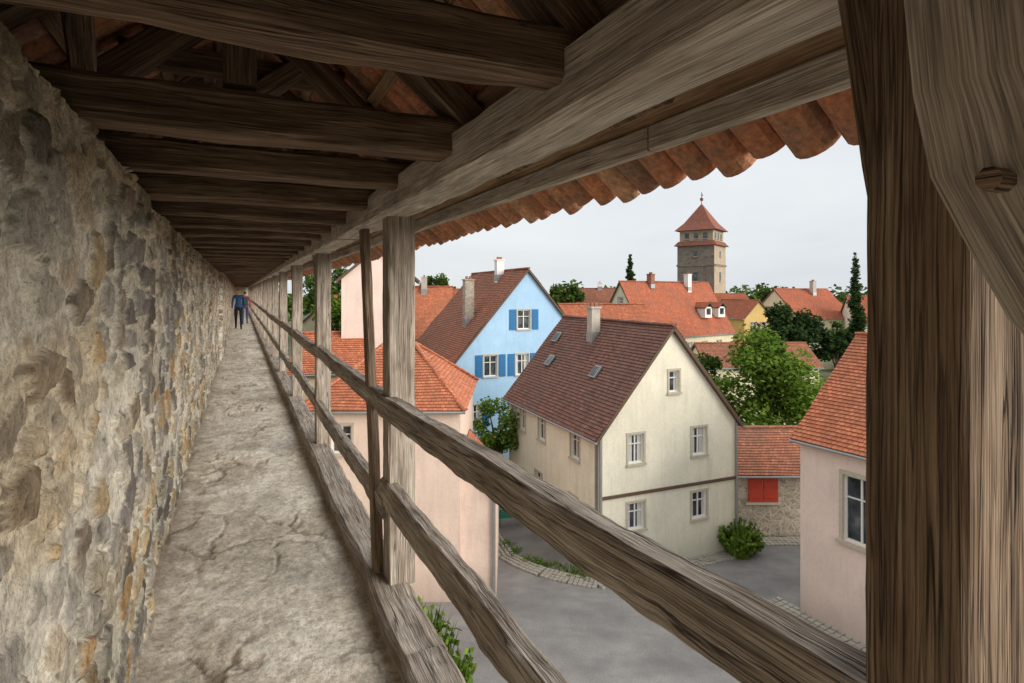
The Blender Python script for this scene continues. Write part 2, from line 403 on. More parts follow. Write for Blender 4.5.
while y<60:
    L=min(7.5,61-y); beam(mb,(.72,y,.462),(.72,y+L-.006,.462),.165,.145,0,int(L*9) if y<10 else 10,.01,.011); y+=L
mb.build("eaves_plate_beam",[M_plate],gal)
tieY=[-1.8,-1.08,-.35,.40,1.12,1.86,2.57,3.25]
while tieY[-1]<60: tieY.append(tieY[-1]+.70+U_(-.03,.03))
EX,EZ=1.20,.335; SL=.86; ang=math.atan(SL); sdir=Vector((-math.cos(ang),0,math.sin(ang))); snrm=Vector((math.sin(ang),0,math.cos(ang)))
RZ=EZ+SL*EX
mb=MB(); mr=MB()
for i,y in enumerate(tieY):
    s=20 if y<6 else 3
    hh=.125+U_(-.012,.015); ww=.125+U_(-.02,.02)
    z=.46+hh/2
    beam(mb,(-1.05,y+U_(-.02,.02),z+U_(-.01,.01)),(.95,y+U_(-.01,.01),z+.0),ww,hh,0,s,.014,.016)
    o=-snrm*.125; oy=U_(-.02,.02)
    a=Vector((EX-.24,y+oy,EZ+SL*.24))+o; b=Vector((0,y+oy,RZ))+o
    beam(mr,a,b,.10,.12,0,4,.01,.008,up=(0,1,0))
    a2=Vector((-a.x,a.y,a.z)); b2=Vector((-b.x,b.y,b.z))
    beam(mr,a2,b2,.10,.12,0,4,.01,.008,up=(0,1,0))
    if i%2==0:
        beam(mr,(-.25,y+.03,.58),(.28,y+.03,1.0),.08,.09,0,3,.01,.008,up=(0,1,0))
    else:
        beam(mr,(.0,y,.6),(.0,y,1.2),.09,.09,0,2,.01,.006)
    if i%3==0: beam(mr,(-.42,y+.06,.93),(.42,y+.06,.93),.05,.10,0,2,.008,.005)
for y in (.2,3.1,6.1,9.2,12.4): beam(mr,(.5,y,.72),(.12,y+2.0,1.10),.07,.07,0,4,.008,.008); beam(mr,(-.45,y+2,.72),(-.12,y,1.10),.07,.07,0,4,.008,.008)
mb.build("tie_beams",[M_tie],gal); mr.build("rafters",[M_tie],gal)
mb=MB(); SLL=math.hypot(EX,SL*EX)
nb=int(SLL/.29)
for sgn in(1,-1):
    for k in range(nb+1):
        p=Vector((EX,0,EZ))+sdir*(.26+k*.29)-snrm*.048
        yy=-3
        while yy<61:
            L=min(U_(3,5),61-yy); jz=U_(-.004,.004)
            beam(mb,(p.x*sgn,yy,p.z+jz),(p.x*sgn,yy+L-.01,p.z+jz+U_(-.004,.004)),.05,.026,0,2,.003,.004,up=tuple(Vector((snrm.x*sgn,0,snrm.z)))); yy+=L
mb.build("roof_laths",[M_lath],gal)
mb=MB(); y=-3
while y<60:
    L=min(4.2,61-y); beam(mb,(.985,y,.405),(.985,y+L-.01,.405),.035,.07,0,12,.006,.006); y+=L
mb.build("eaves_board",[M_plate],gal)
t=NT("old_clay_tile"); g=t.n('ShaderNodeNewGeometry'); o=t.obj(); a=t.noise(o,9,3,.7); b=t.noise(o,60,3,.7)
c=t.ramp(g.outputs['Random Per Island'],[(0,(.52,.20,.105)),(.3,(.78,.33,.175)),(.6,(.62,.25,.13)),(.85,(.84,.46,.28)),(1,(.36,.18,.12))])
c=t.mix(t.ramp(a,[(.38,0.0),(.66,.85)]),c,(.31,.20,.14)); c=t.mix(1,c,t.ramp(b,[(.3,.6),(.7,1.2)]),'MULTIPLY'); t.color(c); t.bump(t.math('ADD',a,b),.6,.008); M_tile=t.mat
def barrel(mb,sgn,yc,s0,L,w0,w1,dep,lift0,lift1,conv):
    n=8; th=.012; vs=[]; tw_=U_(-.006,.006)
    for (s,wd,lf,ty) in((s0,w0,lift0,tw_),(s0+L,w1,lift1,-tw_)):
        for tk in(0,th):
            for i in range(n+1):
                a=math.pi*i/n; yy=-math.cos(a)*wd/2; hz=math.sin(a)*dep*(1 if conv else -1)+tk
                p=Vector((EX,0,EZ))+sdir*s+snrm*(lf+hz)
                vs.append((p.x*sgn,yc+yy+ty,p.z))
    m=n+1; fs=[]
    for i in range(n):
        fs.append((i,i+1,2*m+i+1,2*m+i)); fs.append((m+i,3*m+i,3*m+i+1,m+i+1))
        fs.append((i,m+i,m+i+1,i+1)); fs.append((2*m+i,2*m+i+1,3*m+i+1,3*m+i))
    fs.append((0,2*m,3*m,m)); fs.append((n,m+n,3*m+n,2*m+n))
    mb.mesh(vs,fs,0)
def tiles(sgn,y0,y1,rows,mb):
    P=.118
    for r in rows:
        for c in range(int((y1-y0)/P)):
            yc=y0+c*P+U_(-.005,.005); s=r*.29+U_(-.018,.018); tl=U_(-.005,.005); wj=U_(.94,1.05)
            barrel(mb,sgn,yc,s,.36,.108*wj,.116,.05*wj,.030+tl,.018,False)
            barrel(mb,sgn,yc+P/2,s+.02,.36,.092,.08,.035,.045+tl,.03,True)
nr=int(SLL/.29)+1
mb=MB(); tiles(1,-3,16,range(nr),mb); tiles(1,16,60,range(2),mb); tiles(-1,-3,9,range(nr),mb)
mb.build("barrel_tiles",[M_tile],gal)
mb=MB()
def sheet(sgn,y0,y1,off,s0):
    a=Vector((EX,0,EZ))+sdir*s0+snrm*off; b=Vector((0,0,RZ))+snrm*off
    mb.face([(a.x*sgn,y0,a.z),(a.x*sgn,y1,a.z),(0,y1,b.z),(0,y0,b.z)],[(y0,0),(y1,0),(y1,1.5),(y0,1.5)])
sheet(1,16,61,.0,.3); sheet(-1,9,61,.0,.0)
mb.build("roof_tile_field",[M_rdk],gal)
mb=MB(); y=-3
while y<61: beam(mb,(0,y,RZ+.06),(0,y+.4,RZ+.05),.2,.1,0,1,.045); y+=.37
mb.build("ridge_tiles",[M_tile],gal)

te=empty("wall_tower",YAW); mb=MB(); obox(mb,(-.5,64.2,-4),(1,0,0),(0,1,0),5,16,6,0); mb.build("tower_masonry",[M_rub],te)

# ------------------------------------------------------------ buildings
def window(mb,O,U,N,a,z,w,h,depth,style):
    P=lambda da,dz,dn: O+U*(a+da)+Vector((0,0,z+dz))+N*dn
    f=.07; fd=-depth+.03
    if style!='closed':
        q=[P(-w/2,-h/2,-depth+.005),P(w/2,-h/2,-depth+.005),P(w/2,h/2,-depth+.005),P(-w/2,h/2,-depth+.005)]
        mb.face(q,m=1)
        if R()<.6:
            for s in(-1,1):
                cw=w*U_(.12,.3); c0=s*(w/2-f-cw/2)
                mb.face([P(c0-cw/2,-h/2+f,-depth+.009),P(c0+cw/2,-h/2+f,-depth+.009),P(c0+cw/2,h/2-f,-depth+.009),P(c0-cw/2,h/2-f,-depth+.009)],m=5)
        for s in(-1,1):
            obox(mb,P(s*(w/2-f/2),0,fd),U,N,f,h,.06,2); obox(mb,P(0,s*(h/2-f/2),fd+.002),U,N,w-2*f,f,.06,2)
        if w>.6: obox(mb,P(0,0,fd+.004),U,N,.06,h-2*f,.06,2)
        obox(mb,P(0,h*.16,fd+.002),U,N,w-2*f,.045,.05,2)
        if style!='plain':
            obox(mb,P(0,-h/2-.05,.03),U,N,w+.2,.09,.14,3)
            obox(mb,P(0,h/2+.05,.012),U,N,w+.2,.09,.04,3)
            for s in(-1,1): obox(mb,P(s*(w/2+.045),0,.010),U,N,.09,h-.002,.036,3)
    else:
        for s in(-1,1):
            obox(mb,P(s*w*.25,0,.02),U,N,w*.47,h,.05,4)
            for k in(-.35,0,.35): obox(mb,P(s*w*.25,k*h,.052),U,N,w*.44,.07,.025,4)
        obox(mb,P(0,-h/2-.07,.04),U,N,w+.25,.1,.14,3); obox(mb,P(0,h/2+.07,.02),U,N,w+.25,.12,.06,3)
    if style in('blue',):
        sw=w*.5
        for s in(-1,1):
            obox(mb,P(s*(w/2+.13+sw/2),0,.035),U,N,sw,h+.08,.05,4)
            for k in range(6): obox(mb,P(s*(w/2+.13+sw/2),(-.4+.16*k)*h,.066),U,N,sw*.76,.05,.02,4)
def wall_panel(mb,O,U,N,outer,wins,depth=.16):
    O=Vector(O)
    polys=[[Vector((a,z,0)) for a,z in outer]]
    for (a,z,w,h,st) in wins:
        if st=='closed': continue
        polys.append([Vector((a-w/2,z-h/2,0)),Vector((a+w/2,z-h/2,0)),Vector((a+w/2,z+h/2,0)),Vector((a-w/2,z+h/2,0))])
    flat=[p for pl in polys for p in pl]; P3=[O+U*p.x+Vector((0,0,p.y)) for p in flat]
    tris=tessellate_polygon(polys)
    for tr in tris: mb.face([P3[i] for i in tr],m=0)
    for pl in polys[1:]:
        c=[O+U*p.x+Vector((0,0,p.y)) for p in pl]
        for i in range(4):
            j=(i+1)%4; mb.face([c[i],c[j],c[j]-N*depth,c[i]-N*depth],m=0)
    for wi in wins: window(mb,O,U,N,wi[0],wi[1],wi[2],wi[3],depth,wi[4])
def slope(mb,E0,E1,R1,R0,m=0,expo=.17):
    E0,E1,R1,R0=map(Vector,(E0,E1,R1,R0))
    nr=(E1-E0).cross(R0-E0).normalized()
    if nr.z<0: nr=-nr
    ed=(E1-E0).normalized(); hd=nr.cross(ed); L=abs((R0-E0).dot(hd)); n=max(2,int(L/expo))
    ru=U_(0,30)
    for i in range(n):
        t0=i/n;t1=(i+1)/n
        A,B,C,D=E0.lerp(R0,t0),E1.lerp(R1,t0),E1.lerp(R1,t1),E0.lerp(R0,t1)
        k=max(1,int((B-A).length/1.2))
        for j in range(k):
            s0=j/k;s1=(j+1)/k
            a=A.lerp(B,s0);b=A.lerp(B,s1);c=D.lerp(C,s1);d=D.lerp(C,s0)
            def jj(p,l): return p+nr*(l+noise.noise(p*.55)*.09)
            la,lb=jj(a,.05),jj(b,.05); lc,ld=jj(c,.012),jj(d,.012)
            ua,ub,uc,ud=[(q-E0).dot(ed)+ru for q in(a,b,c,d)]
            v0=i*expo+.002;v1=(i+1)*expo-.002
            mb.face([la,lb,lc,ld],[(ua,v0),(ub,v0),(uc,v1),(ud,v1)],m)
            mb.face([jj(a,-.01),jj(b,-.01),lb,la],[(ua,v0+.01),(ub,v0+.01),(ub,v0+.02),(ua,v0+.02)],m)
    dn=-nr*.12
    mb.face([E0+dn,E1+dn,R1+dn,R0+dn],m=m+1)
    for p,q in((E0,R0),(R1,E1),(E1,E0)): mb.face([p+dn,q+dn,q+nr*.02,p+nr*.02],m=m+1)
M_curt=m_simple("net_curtain",(.55,.54,.50),.9,.12,14)
def house(name,c0,phi,W,D,ze,zr,wm,rm,front=(),left=(),back=(),right=(),hip=0,ov=.3,sh=None,chim=(),trim=None,zb=GZ):
    e=empty(name); ph=math.radians(phi)
    u=Vector((math.cos(ph),math.sin(ph),0)); v=Vector((-u.y,u.x,0)); c=Vector((c0[0],c0[1],0))
    mb=MB()
    gz=zr-.12 if not hip else ze
    fo=[(0,zb-.3),(W,zb-.3),(W,ze)]+([(W/2,gz)] if not hip else [])+[(0,ze)]
    wall_panel(mb,c,u,-v,fo,front)
    wall_panel(mb,c+u*W+v*D,-u,v,fo,back)
    so_=[(0,zb-.3),(D,zb-.3),(D,ze),(0,ze)]
    wall_panel(mb,c+v*D,-v,-u,so_,[(D-a,z,w_,h_,s_) for a,z,w_,h_,s_ in left])
    wall_panel(mb,c+u*W,v,u,so_,right)
    mb.build("walls_and_windows",[wm,M_glass,M_white,trim or M_sand,sh or M_bluesh,M_curt],e)
    rb=MB(); sl=(zr-ze)/(W/2); vo=.22
    z=lambda k:Vector((0,0,k))
    eL0=c-u*ov-v*vo+z(ze-ov*sl); eL1=c-u*ov+v*(D+vo)+z(ze-ov*sl)
    eR0=c+u*(W+ov)-v*vo+z(ze-ov*sl); eR1=c+u*(W+ov)+v*(D+vo)+z(ze-ov*sl)
    r0=c+u*W/2+v*(-vo+hip)+z(zr); r1=c+u*W/2+v*(D+vo-hip)+z(zr)
    slope(rb,eL1,eL0,r0,r1); slope(rb,eR0,eR1,r1,r0)
    if hip: slope(rb,eL0,eR0,r0,r0); slope(rb,eR1,eL1,r1,r1)
    def caps(a,b):
        L=(b-a).length;n=max(2,int(L/.4))
        for i in range(n):
            p=a.lerp(b,i/n);q=a.lerp(b,(i+1.08)/n)
            beam(rb,p+z(.05+U_(0,.012)),q+z(.035),.26,.12,0,1,.055)
    caps(r0,r1)
    if hip:
        for a,b in((eL0,r0),(eR0,r0),(eL1,r1),(eR1,r1)): caps(a,b)
    for a,b in((eL0,eL1),(eR0,eR1)): beam(rb,a-z(.06),b-z(.06),.12,.1,2,2,.035)
    rb.build("roof",[rm,M_brown,M_grey],e)
    for (a,b,zt,s,mt) in chim:
        cb=MB(); p=c+u*a+v*b; base=ze+sl*min(a,W-a)-.5
        obox(cb,p+z((base+zt)/2),u,v,s,zt-base,s,0); obox(cb,p+z(zt+.04),u,v,s+.12,.09,s+.12,0)
        for q in(-.2,.2): obox(cb,p+u*q*s+z(zt+.18),u,v,.16,.24,.16,1)
        obox(cb,p+z(base+.5+.1*s),u,v,s+.06,.5,s+.06,2)
        cb.build("chimney",[mt,M_rdk,M_grey],e)
    return e,c,u,v

e,c,u,v=house("cream_gable_house",(3.66,23.7),22.5,7.3,10,-5.82,-1.5,M_cream,M_rbr,
  front=[(1.79,-6.72,.80,1.25,'trim'),(5.18,-6.72,.80,1.25,'trim'),(3.79,-3.95,.55,.95,'trim'),(1.79,-9.6,.85,1.15,'trim'),(5.18,-9.6,.85,1.2,'trim')],
  left=[(2.14,-6.9,.8,1.25,'trim'),(5.6,-6.9,.8,1.25,'trim'),(8.0,-6.9,.7,1.25,'trim'),(9.2,-6.9,.7,1.25,'trim'),(2.3,-9.8,.8,1.1,'trim'),(6.0,-9.8,.8,1.1,'trim')],
  chim=[(2.9,5.4,-.85,.5,M_chim)],sh=M_brown)
mb=MB(); z=lambda k:Vector((0,0,k))
obox(mb,c+u*3.65-v*.03+z(-8.62),u,v,7.36,.12,.10,0)
for a in(.0,7.3): obox(mb,c+u*a-v*.06+z(-9),u,v,.1,5.9,.1,1)
obox(mb,c-u*.06+v*.2+z(-9),u,v,.09,6.2,.09,1)
for (aa,bb) in((1.6,3.0),(1.6,7.9),(2.6,9.0)):
    zz=-5.82+aa*(4.32/3.65)+.1
    p=c+u*aa+v*bb+z(zz); up=(u*3.65+z(4.32)).normalized(); nn=(z(3.65)-u*4.32).normalized()
    beam(mb,p-up*.33+nn*.05,p+up*.33+nn*.05,.55,.12,1,1,.02,up=tuple(nn)); beam(mb,p-up*.26+nn*.115,p+up*.26+nn*.115,.42,.02,2,1,.004,up=tuple(nn))
mb.build("string_course_pipes_skylights",[M_brown,M_grey,M_glass],e)

e,c,u,v=house("blue_gable_house",(-5.1,39),21.8,13.46,13,-6.2,1.7,M_blue,M_rdk,
  front=[(6.43,-2.0,1.0,1.4,'blue'),(3.85,-5.25,1.0,1.5,'blue'),(6.3,-5.25,1.0,1.5,'blue'),(9.2,-5.25,1.0,1.5,'blue'),(2.6,-8.7,1,1.5,'blue')],
  left=[(3,-7.6,1.0,1.2,'trim'),(6,-7.6,1.0,1.2,'trim'),(9.5,-7.6,1.0,1.2,'trim')],sh=M_bluesh,
  chim=[(3.3,3.5,.9,.7,M_rub),(6.2,4.5,2.5,.6,M_white)])
mb=MB(); obox(mb,c+u*.1-v*.06+z(-9.2),u,v,.11,5.9,.11,0); mb.build("downpipe",[M_grey],e)
house("orange_roof_house",(-6.5,60),95,9,10,-4.6,.6,M_blue,M_ror,left=[(2,-6,1,1.2,'trim')],chim=[(4,3,1.6,.6,M_chim)])
house("blue_roof_annex",(-8.6,47),112,4.5,4.2,-5.0,-1.0,M_blue,M_ror,left=[(1,-6,.9,1.0,'trim'),(2.8,-6,.9,1.0,'trim')],back=[])
house("pink_wall_house",(-2.0,22),90,7,6,-4.37,-2.3,M_pink,M_ror,left=[(4.6,-5.7,.8,1.1,'trim')],hip=2.6,sh=M_brown)
e=empty("pink_lean_to"); mb=MB()
wall_panel(mb,(-1.995,22.3,0),Vector((1,0,0)),Vector((0,-1,0)),[(0,GZ),(1.38,GZ),(1.38,-7.95),(0,-6.45)],[])
wall_panel(mb,(-.615,22.3,0),Vector((0,1,0)),Vector((1,0,0)),[(0,GZ),(4,GZ),(4,-7.95),(0,-7.95)],[])
mb.build("walls",[M_pink,M_glass,M_white,M_sand,M_brown],e)
mb=MB(); slope(mb,(-.42,22.1,-8.1),(-.42,26.4,-8.1),(-1.96,26.4,-6.35),(-1.96,22.1,-6.35)); obox(mb,(-.7,22.22,-10),(1,0,0),(0,1,0),.1,4,.1,2); mb.build("roof",[M_ror,M_brown,M_grey],e)
house("pale_pink_tall_house",(-9.9,33),10,4.2,5,.9,2.7,M_pink2,M_ror,front=[(2.9,-3.5,.8,1.2,'trim')])
house("far_cream_gable_house",(-19,52),14,5,7,-2.6,-.4,M_pale,M_ror,front=[(2.5,-4,.8,1.1,'trim')])
house("orange_low_house",(-8.4,31.2),100,5,3.5,-4.2,-2.4,M_pale,M_ror)
_,c,u,v=house("pink_corner_house",(15.12,13.41),28.7,8,9,-5.24,-1.74,M_pink2,M_ror,left=[(9-2.2,-7.5,1.15,2.3,'plain'),(9-5.5,-7.5,1.15,2.3,'plain')],sh=M_brown)
mb=MB()
for a in(9-2.2,9-5.5):
    p=c+v*a-u*.02
    for s in(-1,1): obox(mb,p+v*s*.64+z(-7.5),v,u,.13,2.56,.06,0)
    obox(mb,p+z(-8.72),v,u,1.6,.12,.2,0); obox(mb,p+z(-6.28),v,u,1.15,.13,.06,0)
mb.build("window_surrounds",[M_sand],_)
house("stone_outbuilding",(17.5,28.0),90,4.4,7.4,-8.7,-7.2,M_rub,M_rdk,left=[(5.15,-9.6,1.5,1.45,'closed')],sh=M_redsh,ov=.35)
house("orange_ridge_house",(12.2,50),88,7,8.2,-4,-1.15,M_pale,M_ror)
e,c,u,v=house("large_red_roof_house",(29.4,75.7),125,8,17,-5.0,1.3,M_pale,M_rred,back=[(2.5,-3.6,.9,1.3,'trim'),(5.5,-3.6,.9,1.3,'trim'),(4,-1.2,.8,1.1,'trim')],
   left=[(3,-6.9,1,1.3,'trim'),(6,-6.9,1,1.3,'trim'),(9,-6.9,1,1.3,'trim'),(12,-6.9,1,1.3,'trim')],
   chim=[(3.4,5,2.3,.7,M_white),(3.6,12,2.2,.7,M_rdk)])
mb=MB()
for (aa,bb) in((1.1,1.8),(1.1,4.6)):
    zz=-5.0+aa*1.575; p=c+u*aa+v*bb
    obox(mb,p+z(zz+.65),v,u,1.4,1.4,1.3,0); obox(mb,p-u*.67+z(zz+.75),v,u,.8,.8,.04,1)
    for s in(-1,1):
        a0=p-u*.85+v*s*.9+z(zz+1.25);a1=p+u*1.2+v*s*.9+z(zz+1.25);b0=p-u*.85+z(zz+2.0);b1=p+u*1.2+z(zz+2.0)
        slope(mb,a0,a1,b1,b0,2,.2)
mb.build("dormers",[M_white,M_glass,M_rred,M_brown],e)
house("ochre_gable_house",(33.5,82),18,5,8,-3.6,-1.2,M_ochre,M_rred,front=[(1.6,-5,1,1.3,'trim'),(3.4,-5,1,1.3,'trim')])
house("low_red_roof_house",(27,50),92,5,10,-6.4,-4.7,M_pale,M_rdk)
house("far_cream_house",(54,90),110,10,11,-3.9,.5,M_pale,M_rred,back=[(3.5,-3,1,1.3,'trim'),(6.5,-3,1,1.3,'trim')],left=[(3,-5.4,1,1.3,'trim'),(7,-5.4,1,1.3,'trim')],chim=[(4,4,1.7,.7,M_chim)])
house("far_red_house",(17.5,92),85,8,9,-3,.6,M_pale,M_rdk,chim=[(4,3,1.5,.7,M_white)])
house("far_red_house",(43,100),95,9,9,-3,-.3,M_cream,M_rred)
house("far_red_house",(-3,95),85,9,14,-4,.5,M_cream,M_rred)
house("far_red_house",(62,80),75,9,12,-4.5,-.6,M_cream,M_rred,chim=[(4,4,.8,.7,M_chim)])
house("far_orange_house",(24,100),100,8,8,-3,-.4,M_ochre,M_ror)

# medieval tower
e=empty("medieval_gate_tower"); mb=MB(); A=Vector((38.4,108,0)); r=Vector((.6,.8,0)); l=Vector((-.8,.6,0)); S=7.2
def tpanel(m,z0,z1,s0,inset=0):
    o=A+(r+l)*inset; s=S-2*inset
    pts=[o,o+r*s,o+r*s+l*s,o+l*s]
    for i in range(4):
        p,q=pts[i],pts[(i+1)%4]
        mb.face([p+z(z0),q+z(z0),q+z(z1),p+z(z1)],m=(m if (m!=0 or i!=0) else 1))
tpanel(0,GZ,9.4,0); tpanel(2,9.4,12.2,0,.35)
ctr=A+(r+l)*S/2
def ring(z0,z1,s0,s1,m):
    a=[ctr+(r*i+l*j)*s0/2+z(z0) for i,j in((-1,-1),(1,-1),(1,1),(-1,1))]; b=[ctr+(r*i+l*j)*s1/2+z(z1) for i,j in((-1,-1),(1,-1),(1,1),(-1,1))]
    for i in range(4):
        j=(i+1)%4; mb.face([a[i],a[j],b[j],b[i]],[(a[i].x,0),(a[j].x,0),(b[j].x,2),(b[i].x,2)],m)
ring(9.0,9.9,S+1.1,S-.3,3); ring(9.0,9.02,S+1.1,S,4)
ring(12.0,13.6,S+.9,S*.72,3); ring(13.6,17.4,S*.72,.25,3); ring(12.0,12.02,S+.9,S-.9,4)
ring(5.0,5.35,S+.3,S+.3,0)
for d,nn in((r,-l),(l,-r)):
    n2=Vector((nn.x,nn.y,0))
    for (t_,zz,w_,h_) in((.5,3.0,.8,1.7),(.5,-1.5,.5,1.4),(.25,10.9,.8,1.1),(.5,10.9,.8,1.1),(.75,10.9,.8,1.1),(.5,7.4,.6,1.0)):
        p=A+d*S*t_+n2*(.03 if zz<9.4 else -.33)+z(zz); obox(mb,p,d,n2,w_,h_,.1,5); obox(mb,p+z(-h_/2-.08)+n2*.06,d,n2,w_+.3,.16,.2,2)
beam(mb,ctr+z(17.2),ctr+z(19.8),.12,.12,4,1,.03); obox(mb,ctr+z(18.4),r,l,.5,.5,.5,3); obox(mb,ctr+z(19.3)+r*.3,r,l,.7,.35,.05,4)
mb.build("tower_body",[M_tow,M_towl,M_towl,M_rtw,M_brown,M_glass],e)

# ------------------------------------------------------------ ground and streets
t=NT("ground_earth_grass"); o=t.obj(); a=t.noise(o,.15,3); b=t.noise(o,3,3)
t.color(t.mix(t.ramp(a,[(.4,0.0),(.6,1.0)]),t.ramp(b,[(.3,(.04,.06,.02)),(.7,(.10,.13,.045))]),t.ramp(b,[(.3,(.10,.085,.065)),(.7,(.17,.15,.12))]))); t.bump(b,.5,.05); M_ground=t.mat
def m_asph(name,lo,hi):
    t=NT(name); o=t.obj(); a=t.noise(o,.35,3,.7); b=t.noise(o,38,3,.7); k=t.noise(t.mapping(o,(.6,1.6,1)),.7,3,.6)
    c=t.mix(t.ramp(a,[(.35,0.0),(.65,1.0)]),lo,hi); c=t.mix(1,c,t.ramp(b,[(.3,.68),(.7,1.25)]),'MULTIPLY'); c=t.mix(t.ramp(k,[(.5,0.0),(.68,.4)]),c,tuple(x*.72 for x in lo))
    t.color(c); t.bump(b,.45,.012); return t.mat
M_asph=m_asph("asphalt",(.20,.19,.185),(.30,.285,.27)); M_yard=m_asph("yard_paving",(.17,.16,.15),(.27,.25,.23))
def flat(name,pts,zz,mat):
    mb=MB(); mb.face([(x,y,zz) for x,y in pts]); return mb.build(name,[mat])
flat("ground",[(-900,-900),(900,-900),(900,1500),(-900,1500)],GZ,M_ground)
flat("street",[(-9,8),(14,-6),(17.2,8),(11.4,22.3),(17,26.2),(60,24),(60,27.6),(10.4,27.4),(11.2,26.6),(3.4,23.0),(1.0,24.0),(-.5,25.5),(-4,36),(-9,48),(-13,47),(-7,30),(-6.3,18)],GZ+.008,M_asph)
flat("yard",[(-.4,25.6),(1.1,24.2),(3.5,23.2),(.0,34),(-3,37),(-3.4,36)],GZ+.03,M_yard)
M_cob=m_simple("cobble_granite",(.36,.33,.28),.85,.4,3)
mb=MB(); path=[(-3.2,35),(-1.6,29),(-.5,25.6),(.3,24.7),(1.2,24.0),(2.3,23.4),(3.6,22.95),(7,24.3),(10.6,25.9),(11.4,26.4)]
def strip(path,rows,gap):
    for i in range(len(path)-1):
        a=Vector((*path[i],0));b=Vector((*path[i+1],0));d=(b-a);L=d.length;d.normalize();n=Vector((-d.y,d.x,0));k=int(L/gap)
        for j in range(k):
            for rr in range(rows):
                s=gap*.86; p=a+d*(j+.5)*gap+n*(rr*gap)+z(GZ+.03+U_(-.012,.015))
                beam(mb,p-d*s/2,p+d*s/2,s*U_(.85,1),.12,0,1,.02)
strip(path,4,.2); mb.build("cobble_kerb_strip",[M_cob])
mb=MB(); strip([(10.9,26.9),(17,27.1)],4,.22); strip([(9.9,22.0),(14.3,13.6)],3,.25); mb.build("cobble_gutter",[M_cob])

def bench(name,loc,rot):
    e=empty(name,rot,loc); mb=MB()
    for k in range(5): beam(mb,(-.8,-.2+.1*k,.45),(.8,-.2+.1*k,.45),.07,.03,0,1,.008)
    for k in range(4): beam(mb,(-.8,.25+.03*k,.56+.11*k),(.8,.25+.03*k,.56+.11*k),.03,.07,0,1,.008)
    for s in(-.7,.7):
        beam(mb,(s,-.2,0),(s,-.2,.66),.05,.05,0,1,.01); beam(mb,(s,.24,0),(s,.36,.95),.05,.05,0,1,.01); beam(mb,(s,-.22,.66),(s,.3,.66),.05,.04,0,1,.01); beam(mb,(s,-.2,.2),(s,.24,.2),.03,.03,0,1,.006)
    mb.build("frame_and_slats",[m_simple("green_paint",(.03,.22,.15),.45,.15)],e)
bench("green_garden_bench",(.0,29.3,GZ+.03),math.radians(195))

# ------------------------------------------------------------ vegetation
M_bark=m_simple("bark",(.09,.065,.045),.9,.4,12,0,.5)
def leafcloud(mb,cl,n,ls,flatness=.8):
    tot=sum(c[1]**2 for c in cl)
    for (c,r) in cl:
        k=int(n*r*r/tot)
        for i in range(k):
            d=Vector((random.gauss(0,1),random.gauss(0,1),random.gauss(0,1)*flatness)); d.normalize(); d*=r*(R()**.45)
            p=c+d; s=ls*U_(.6,1.4)
            a=Vector((random.gauss(0,1),random.gauss(0,1),random.gauss(0,.6))).normalized(); b=a.cross(Vector((R()-.5,R()-.5,R()+.2))).normalized()
            mb.face([p-a*s*.5,p+b*s*.35,p+a*s*.5,p-b*s*.35],m=0)
def tree(name,x,y,zc,rx,rz,n,ls,mat,zb=GZ,nc=34,cone=False):
    e=empty(name,0,(0,0,0)); mb=MB(); cl=[]
    C=Vector((x,y,zc))
    for i in range(nc):
        if cone:
            t_=(i+.5)/nc; rr=rx*(1-t_**1.6)*U_(.1,.62)+.02; a=R()*6.28
            cl.append((Vector((x+math.cos(a)*rr,y+math.sin(a)*rr,zc-rz+2*rz*t_)),rx*(.5*(1-t_**1.5)+.16)))
        else:
            d=Vector((random.gauss(0,1),random.gauss(0,1),random.gauss(0,1))).normalized()*(R()**.4)
            if d.z<-.5: d.z*=.6
            cl.append((C+Vector((d.x*rx*.8,d.y*rx*.8,d.z*rz*.8)),rx*U_(.18,.36)))
    leafcloud(mb,cl,n,ls); mb.build("crown",[mat],e)
    tb=MB(); top=C+Vector((0,0,-rz*.1 if not cone else rz*.7)); 
    def taper(p,q,r0,r1):
        d=(q-p).normalized(); s=d.orthogonal().normalized(); t2=d.cross(s)
        vs=[p+(s*math.cos(k)+t2*math.sin(k))*r0 for k in [i*math.pi/4 for i in range(8)]]+[q+(s*math.cos(k)+t2*math.sin(k))*r1 for k in [i*math.pi/4 for i in range(8)]]
        tb.mesh(vs,[(i,(i+1)%8,8+(i+1)%8,8+i) for i in range(8)])
    taper(Vector((x,y,zb-.1)),top,rx*.09,rx*.04)
    if not cone:
        for c,_r in cl[:12]:
            s=Vector((x,y,zb)).lerp(top,U_(.55,.95)); m_=s.lerp(c,.5)+Vector((0,0,.15*rx)); taper(s,m_,rx*.04,rx*.025); taper(m_,c,rx*.025,rx*.008)
    tb.build("trunk_and_limbs",[M_bark],e)
L_bright=m_leaf("leaf_bright_green",(.055,.11,.016),(.22,.33,.055))
L_mid=m_leaf("leaf_mid_green",(.035,.07,.016),(.13,.20,.045))
L_dark=m_leaf("leaf_dark_green",(.02,.045,.016),(.075,.12,.04))
tree("broadleaf_tree",16.6,37,-6.4,4.3,4.3,13000,.30,L_bright,nc=56)
tree("broadleaf_tree",13.2,39.5,-6.2,2.2,2.9,3200,.26,L_mid,nc=20)
tree("round_bush_tree",-.9,33,-8.0,2.0,2.7,4600,.2,L_bright,nc=24)
tree("round_bush_tree",1.6,35.5,-7.8,1.6,2.0,2400,.2,L_mid,nc=18)
tree("dark_tree",30.0,62,-3.9,3.7,2.8,7500,.42,L_dark,nc=34)
tree("dark_tree",34.8,61,-6.0,2.4,2.4,3500,.4,L_dark,nc=22)
tree("dark_tree",20.8,55,-6.6,2.2,2.2,2800,.36,L_dark,nc=18)
